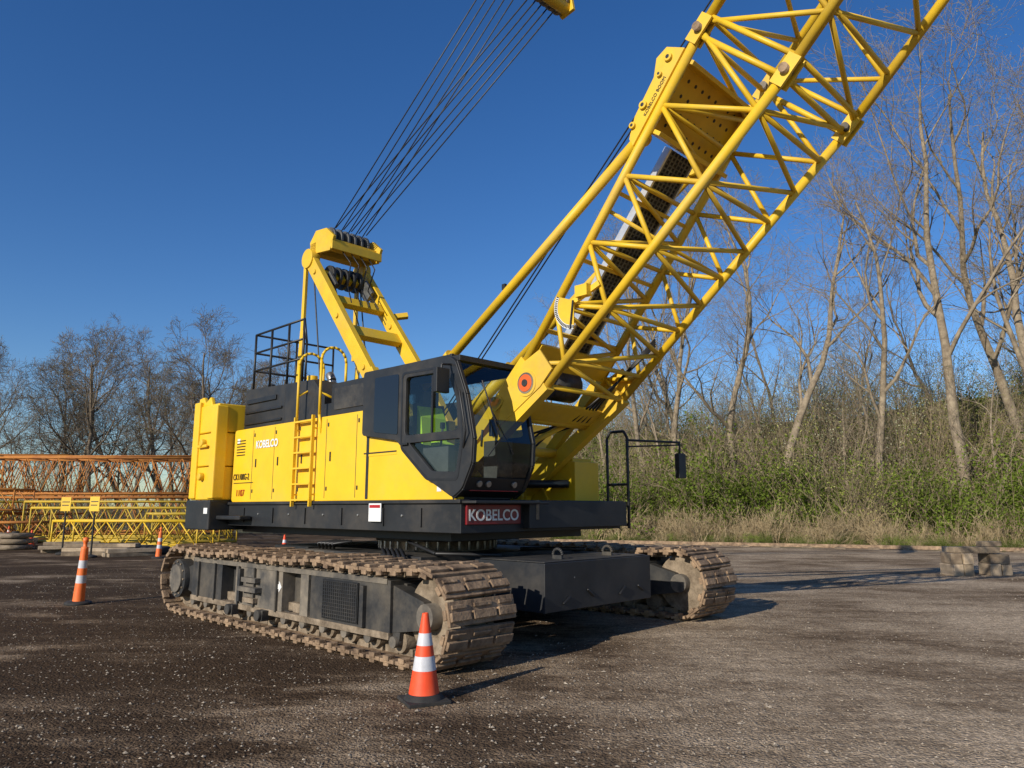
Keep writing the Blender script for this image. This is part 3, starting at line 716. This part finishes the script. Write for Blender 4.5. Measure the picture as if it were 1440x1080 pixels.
cw.build('boom_catwalk',crane)
ci=V(3.55,0,4.0)
pts=[(ci.x,ci.z+.05)]+[(ci.x+.30*math.cos(a),ci.z+.30*math.sin(a)) for a in [math.radians(150+120*i/14) for i in range(15)]]
plate('angle_plate',[pts],-.93,.012,'yel2',crane)
pts=[(ci.x+.30*math.cos(a),ci.z+.30*math.sin(a)) for a in [math.radians(150+120*i/14) for i in range(15)]]+[(ci.x+.25*math.cos(a),ci.z+.25*math.sin(a)) for a in [math.radians(270-120*i/14) for i in range(15)]]
plate('angle_scale',[pts],-.942,.006,'white',crane)
ai=MB()
for i in range(25):
    a=math.radians(151+i*4.9); ai.tube((ci.x+.255*math.cos(a),-.947,ci.z+.255*math.sin(a)),(ci.x+.29*math.cos(a),-.947,ci.z+.29*math.sin(a)),.007,'black',6)
ai.beam((ci.x,-.95,ci.z+.05),(ci.x-.05,-.95,ci.z-.30),.012,.02,'black'); ai.beam((ci.x-.12,-.88,ci.z+.02),(ci.x+.32,-.84,ci.z+.22),.04,.07,'yel2'); ai.cbox((ci.x+.12,-.90,ci.z+.15),(.18,.1,.14),'yel2')
ai.build('angle_indicator',crane)

# ---- cab
v0=-1.66; v1=-.62
prof=[(.34,2.60),(1.13,2.48),(1.72,1.99),(2.26,1.73),(2.42,1.83),(2.58,2.12),(2.60,2.40),(2.47,2.95),(2.28,3.38),(2.16,3.46),(.34,3.48)]
frontp=[(2.26,1.73),(2.42,1.83),(2.58,2.12),(2.60,2.40),(2.47,2.95),(2.28,3.38)]
hole1=rounded([(1.30,2.52),(2.35,2.52),(2.32,2.9),(2.14,3.28),(1.30,3.30)],.07)
hole2=rounded([(1.38,2.43),(2.40,2.43),(2.32,2.02),(1.86,2.04)],.05)
plate('cab_side',[rounded(prof,.05),hole1,hole2],v0,.05,'grey',crane,.008)
ih=rounded([(.6,2.5),(2.45,2.5),(2.22,3.33),(.6,3.33)],.07)
plate('cab_inner_side',[rounded(prof,.05),ih],v1,.05,'grey',crane,.004)
plate('cab_quarter_window',[rounded([(.62,2.62),(1.16,2.55),(1.16,3.36),(.62,3.37)],.04)],v0-.035,.012,'dglass',crane)
plate('door_seam_frame',[rounded([(1.22,2.36),(1.78,1.93),(2.36,1.92),(2.45,2.4),(2.40,2.9),(2.18,3.35),(1.22,3.37)],.07),rounded([(1.25,2.38),(1.80,1.96),(2.34,1.95),(2.42,2.4),(2.37,2.9),(2.165,3.32),(1.25,3.34)],.07)],v0-.034,.006,'black',crane)
plate('door_glass',[hole1],v0+.005,0,'glass',crane); plate('lower_door_glass',[hole2],v0+.005,0,'glass',crane)
plate('inner_glass',[ih],v1,0,'glass',crane)
plate('door_glass_bar',[[(1.82,2.53),(1.85,2.53),(1.85,3.26),(1.82,3.26)]],v0-.01,.02,'black',crane)
cb=MB()
cb.box((.34,v0+.03,3.43),(1.45,v1-.03,3.50),'grey'); cb.box((2.1,v0+.03,3.40),(2.30,v1-.03,3.47),'grey')
cb.box((1.45,v0+.03,3.43),(2.14,v0+.2,3.50),'grey'); cb.box((1.45,v1-.2,3.43),(2.14,v1-.03,3.50),'grey'); cb.box((1.45,v0+.2,3.46),(2.14,v1-.2,3.47),'glass')
cb.box((.36,v0+.03,1.72),(.42,v1-.03,2.6),'grey'); cb.box((.36,v0+.03,2.6),(.42,v0+.15,3.44),'grey'); cb.box((.36,v1-.12,2.6),(.42,v1-.03,3.44),'grey'); cb.box((.385,v0+.15,2.6),(.395,v1-.12,3.44),'glass')
cb.box((.4,v0+.06,1.71),(2.25,v1-.06,1.80),'grey'); cb.box((.4,-1.52,1.8),(1.0,v1-.06,2.4),'black')
cb.box((1.27,v0-.07,2.40),(1.40,v0-.035,2.43),'black')
cb.poly([(2.2,v0-.02,3.35),(2.25,v0-.22,3.32),(2.25,v0-.22,3.2)],.014,'black'); cb.cbox((2.25,v0-.22,3.12),(.07,.2,.30),'black')
cb.poly([(2.45,v0-.03,2.3),(2.56,v0-.10,2.5),(2.44,v0-.10,3.0)],.012,'black')
cb.tube((1.2,-1.2,3.5),(1.2,-1.2,3.56),.05,'black',12); cb.tube((2.0,-1.5,3.5),(2.0,-1.5,3.54),.03,'black',12)
cb.prism([(1.15,2.25),(1.65,2.22),(1.68,2.34),(1.3,2.38),(1.18,3.0),(1.08,3.0)],-1.40,-.92,'seat'); cb.box((1.1,-1.3,3.0),(1.18,-1.02,3.18),'seat')
cb.box((1.2,-1.3,1.8),(1.6,-1.0,2.24),'black')
cb.prism([(1.20,2.48),(1.34,2.42),(1.29,2.80),(1.20,2.96)],-1.415,-.98,'vest'); cb.prism([(1.5,2.36),(1.75,2.30),(1.72,2.42),(1.52,2.48)],-1.42,-1.2,'vest')
cb.box((1.5,-1.54,1.8),(2.0,-1.42,2.38),'seat'); cb.box((2.05,-.98,1.8),(2.30,-.70,2.45),'seat'); cb.cbox((2.18,-.85,2.62),(.05,.28,.22),'black')
cb.box((2.1,-1.55,1.80),(2.42,-.72,1.93),'red'); cb.tube((2.2,-.80,1.9),(2.2,-.80,2.2),.06,'red',12)
cb.tube((1.75,-1.45,2.38),(1.78,-1.45,2.62),.015,'black',8); cb.tube((1.9,-.88,2.4),(1.92,-.88,2.62),.015,'black',8); cb.cbox((1.78,-1.45,2.64),(.05,.05,.08),'black')
for i in range(len(frontp)-1):
    for v in (v0+.01,v1-.01):
        cb.beam((frontp[i][0],v,frontp[i][1]),(frontp[i+1][0],v,frontp[i+1][1]),.05,.05,'black')
cb.beam((2.585,v0,2.16),(2.585,v1,2.16),.04,.04,'black'); cb.beam((2.28,v0,3.38),(2.28,v1,3.38),.05,.05,'black')
cb.prism([(2.20,1.70),(2.42,1.81),(2.50,1.96),(2.44,1.96),(2.15,1.80)],v0+.03,v1-.03,'black')
for v in (-1.45,-1.3,-.85): cb.tube((2.42,v,1.90),(2.49,v,1.88),.04,'steel',14)
cb.tube((2.61,-1.0,2.25),(2.53,-1.35,2.85),.009,'black',6); cb.tube((2.62,-1.25,2.45),(2.48,-1.42,3.15),.011,'black',6); cb.tube((2.61,-1.45,2.2),(2.615,-1.2,2.45),.009,'black',6)
cb.build('cab',crane,bevel=.006)
gl=MB()
for i in range(1,len(frontp)-1):
    a,b_=frontp[i],frontp[i+1]; j=len(gl.v)
    gl.v+=[V(a[0],v0+.03,a[1]),V(a[0],v1-.03,a[1]),V(b_[0],v1-.03,b_[1]),V(b_[0],v0+.03,b_[1])]; gl.f.append([j,j+1,j+2,j+3]); gl.m.append(gl.mi('glass')); gl.sm.append(False)
gl.build('windshield',crane,fix=False)
np_=MB(); np_.box((2.20,-1.55,1.40),(2.37,-.62,1.64),'dred'); np_.box((2.3,-1.62,1.655),(2.6,-.5,1.685),'grey'); np_.tube((2.56,-1.55,1.66),(2.56,-.3,1.66),.015,'black',8); np_.tube((2.45,-.4,1.45),(2.45,-.4,1.7),.03,'mud',10); np_.build('front_sign',crane,bevel=.006)
FR=Matrix(((0,0,1,0),(1,0,0,0),(0,1,0,0),(0,0,0,1)))
text('front_lettering','KOBELCO',.19,(2.374,-1.53,1.45),'white',crane,FR,sx=1.0,bold=.003)
rr=MB()
for u in (2.40,2.02): rr.tube((u,1.70,1.30),(u,1.70,2.66),.022,'black',8)
rr.poly([(2.02,1.70,2.66),(2.08,1.70,2.76),(2.34,1.70,2.76),(2.40,1.70,2.66)],.022,'black')
for z in (1.95,1.35): rr.tube((2.02,1.70,z),(2.40,1.70,z),.02,'black',8); rr.tube((2.2,1.55,z),(2.2,1.70,z),.02,'black',8)
rr.tube((2.40,1.70,2.62),(2.75,2.62,2.62),.018,'black',8); rr.tube((2.40,1.70,2.52),(2.75,2.62,2.58),.012,'black',8)
rr.tube((2.75,2.62,2.64),(2.75,2.62,2.44),.016,'black',8); rr.cbox((2.75,2.63,2.25),(.08,.20,.38),'black')
rr.build('mirror_bracket',crane,bevel=.006)

# ================================================================= cones etc.
def cone_big(name,x,y,h=.71,s=1.0):
    g=MB()
    g.box((-.18,-.18,0),(.18,.18,.028),'rubber')
    def rad(z): return .135-(.135-.027)*(z-.03)/(h-.03)
    g.lathe((0,0,0),[(.17,.028),(.155,.05),(rad(.06),.07)],'rubber')
    for z0,z1,k in ((.05,.36*h,'cone'),(.36*h,.52*h,'refl'),(.52*h,.64*h,'cone'),(.64*h,.78*h,'refl'),(.78*h,h,'cone')):
        e=.001 if k=='refl' else 0
        g.lathe((0,0,0),[(rad(z0)+e,z0),(rad(z1)+e,z1)],k)
    g.lathe((0,0,0),[(.027,h),(.024,h+.006),(.014,h+.006),(.012,h-.03)],'cone')
    o=g.build(name,bevel=.004); o.location=(x,y,0); o.scale=(s,s,s); o.rotation_euler=(0,0,R.uniform(.1,.6)); return o
def cone_slim(name,x,y,h=1.07,s=1.0):
    g=MB(); g.lathe((0,0,0),[(.0,0),(.21,0),(.21,.035),(.19,.05),(.10,.06)],'rubber',10)
    def rad(z): return .095-.045*z/h
    zz=[(.05,.33*h,'cone2'),(.33*h,.45*h,'refl'),(.45*h,.56*h,'cone2'),(.56*h,.68*h,'refl'),(.68*h,.86*h,'cone2')]
    for z0,z1,k in zz: g.lathe((0,0,0),[(rad(z0),z0),(rad(z1),z1)],k)
    g.lathe((0,0,0),[(rad(.86*h),.86*h),(.055,.88*h),(.03,.89*h),(.03,.95*h),(.045,.97*h),(.045,1.02*h),(.0,1.04*h)],'cone2')
    o=g.build(name); o.location=(x,y,0); o.scale=(s,s,s); o.rotation_euler=(.02,.04,0); return o
cone_big('traffic_cone',-.74,6.50,.71)
cone_slim('channelizer_post',-7.29,12.75,1.07)
cone_slim('channelizer_post',-11.4,24.2,.95)
cone_big('traffic_cone',-24.6,36.5); cone_big('traffic_cone',-7.6,25.0); cone_big('traffic_cone',-19.6,30.5)

g=MB()
def blk(x,y,z,w,d,h,k='wood',r=0):
    M4=Matrix.Translation((x,y,z))@Matrix.Rotation(r,4,'Z'); g.box((-w/2,-d/2,0),(w/2,d/2,h),k,M4)
blk(-.12,0,0,.24,.55,.27,'wood2',.05); blk(.14,.02,0,.25,.5,.26,'wood',.12); blk(-.10,.02,.275,.25,.5,.25,'wood',-.05); blk(.16,.0,.265,.24,.48,.26,'wood2',.06)
blk(.86,.1,0,.25,.55,.27,'wood2',-.08); blk(1.13,.12,0,.25,.5,.25,'wood2',.06); blk(.90,.15,.275,.25,.45,.22,'wood',.05); blk(1.15,.15,.255,.25,.45,.24,'wood',-.09)
blk(.45,-.02,.53,1.15,.22,.14,'wood',.05); blk(.5,.27,.53,1.2,.22,.13,'wood2',-.04); blk(.9,.1,.675,.6,.2,.12,'wood',.3)
o=g.build('timber_cribbing',bevel=.012); o.location=(10.75,18.2,0)

def section(name,x,y,z,L,w,hh,k,rz=0,rc=.055,rl=.026):
    g=MB(); n=int(L/1.5)
    for a in (-w/2,w/2):
        for b in (0,hh): g.tube((0,a,b),(L,a,b),rc,k,8)
    for i in range(n):
        t0=L*i/n;t1=L*(i+1)/n;tm=(t0+t1)/2
        for a in (-w/2,w/2): g.tube((t0,a,0),(tm,a,hh),rl,k,6); g.tube((tm,a,hh),(t1,a,0),rl,k,6)
        for b in (0,hh): g.tube((t0,-w/2,b),(tm,w/2,b),rl,k,6); g.tube((tm,w/2,b),(t1,-w/2,b),rl,k,6)
    for t in (0,L):
        for a in (-w/2,w/2): g.tube((t,a,0),(t,a,hh),rl*1.3,k,6)
        for b in (0,hh): g.tube((t,-w/2,b),(t,w/2,b),rl*1.3,k,6)
    o=g.build(name); o.location=(x,y,z); o.rotation_euler=(0,0,rz); return o
for (x,y,z,L,w,hh,k,rz) in [(-41,40,.25,12,2,1.9,'org',.02),(-28.6,40.3,.25,12,2,1.9,'org',.01),(-41,40,2.35,12,2,1.9,'org',-.03),(-28.4,40.2,2.35,11.4,2,1.9,'org',.04),
    (-41,43.5,.25,12,2,2.0,'org',0),(-28.6,43.5,.25,12,2,2.0,'org',0),(-41,43.5,2.45,12,2,2.1,'org',0.02),(-29.5,43.7,2.45,11,2,2.1,'org',-.03),(-40,47,2.6,12,2,2.3,'org',.03),(-27,47,2.3,9,2,2.3,'org',0),(-33,38.3,.2,10,1.4,1.1,'org',.12),
    (-36,36.8,.2,12,2,1.7,'oyel',.06),(-23.5,36.6,.2,9,1.8,1.7,'oyel',.05),(-20.5,32.4,.2,8,1.5,1.4,'oyel',.03),(-17.8,29.6,.15,6,1.2,.95,'yel2',-.12),(-24,33.5,.15,3,1.2,.8,'org',.4),
    (-27.5,34.6,.15,4,1.3,1.2,'org',.9),(-15.2,31.2,.15,3.5,1.1,1.2,'oyel',.7),(-31,37.2,1.5,7,1.3,1.0,'org',-.1)]:
    section('boom_section',x,y,z,L,w,hh,k,rz)
def stack(name,x,y,r,n,L=1.6):
    g=MB()
    for i in range(n):
        M4=Matrix.Translation((R.uniform(-.1,.1),R.uniform(-.15,.15)+(i%3)*.28-.28,(i//3)*.13))@Matrix.Rotation(R.uniform(-.15,.15),4,'Z'); g.box((-L/2,-.12,0),(L/2,.12,.125),'wood2' if i%2 else 'wood',M4)
    o=g.build(name,bevel=.01); o.location=(x,y,0); o.rotation_euler=(0,0,r)
stack('timber_stack',-14.2,26.0,.1,9,2.2); stack('timber_stack',-16.2,27.6,.4,7,1.8); stack('timber_stack',-21,31.4,-.2,8,2.2); stack('timber_stack',-12.9,25.3,.7,5,1.5); stack('timber_stack',-23.5,33,.3,12,2.4)
def tyre(name,x,y,z=0,s=1):
    g=MB(); g.lathe((0,0,0),[(.28,.03),(.33,0),(.48,0),(.54,.06),(.54,.2),(.48,.26),(.33,.26),(.28,.23),(.28,.03)],'rubber',28)
    o=g.build(name); o.location=(x,y,z); o.scale=(s,s,s)
for x,y,z in ((-12.6,26.4,0),(-13.6,27.3,0),(-11.6,26.9,0)): tyre('tyre',x,y,z)
g=MB()
for i in range(3): g.lathe((0,0,i*.22),[(.5,0),(.62,.03),(.62,.17),(.5,.2)],'wood' if i%2 else 'mud',26)
g.tube((0,0,0),(0,0,.7),.12,'rubber',14); o=g.build('cable_reel'); o.location=(-19.4,29.2,0)
def ysign(x,y,h,w=.34,hh=.46):
    g=MB(); g.tube((0,0,0),(0,0,h),.03,'rubber',8); g.box((-w/2,-.045,h-hh),(w/2,-.03,h+.02),'yel'); g.box((-w*.38,-.05,h-hh*.35),(w*.38,-.046,h-hh*.28),'black'); g.box((-w*.38,-.05,h-hh*.6),(w*.3,-.046,h-hh*.53),'black'); g.lathe((0,0,0),[(.0,0.01),(.2,0.01),(.2,.06),(.05,.1)],'rubber',12)
    o=g.build('yellow_sign',bevel=.003); o.location=(x,y,0); o.rotation_euler=(0,0,R.uniform(-.2,.2))
ysign(-15.6,26,1.95); ysign(-13.75,24.5,1.95)
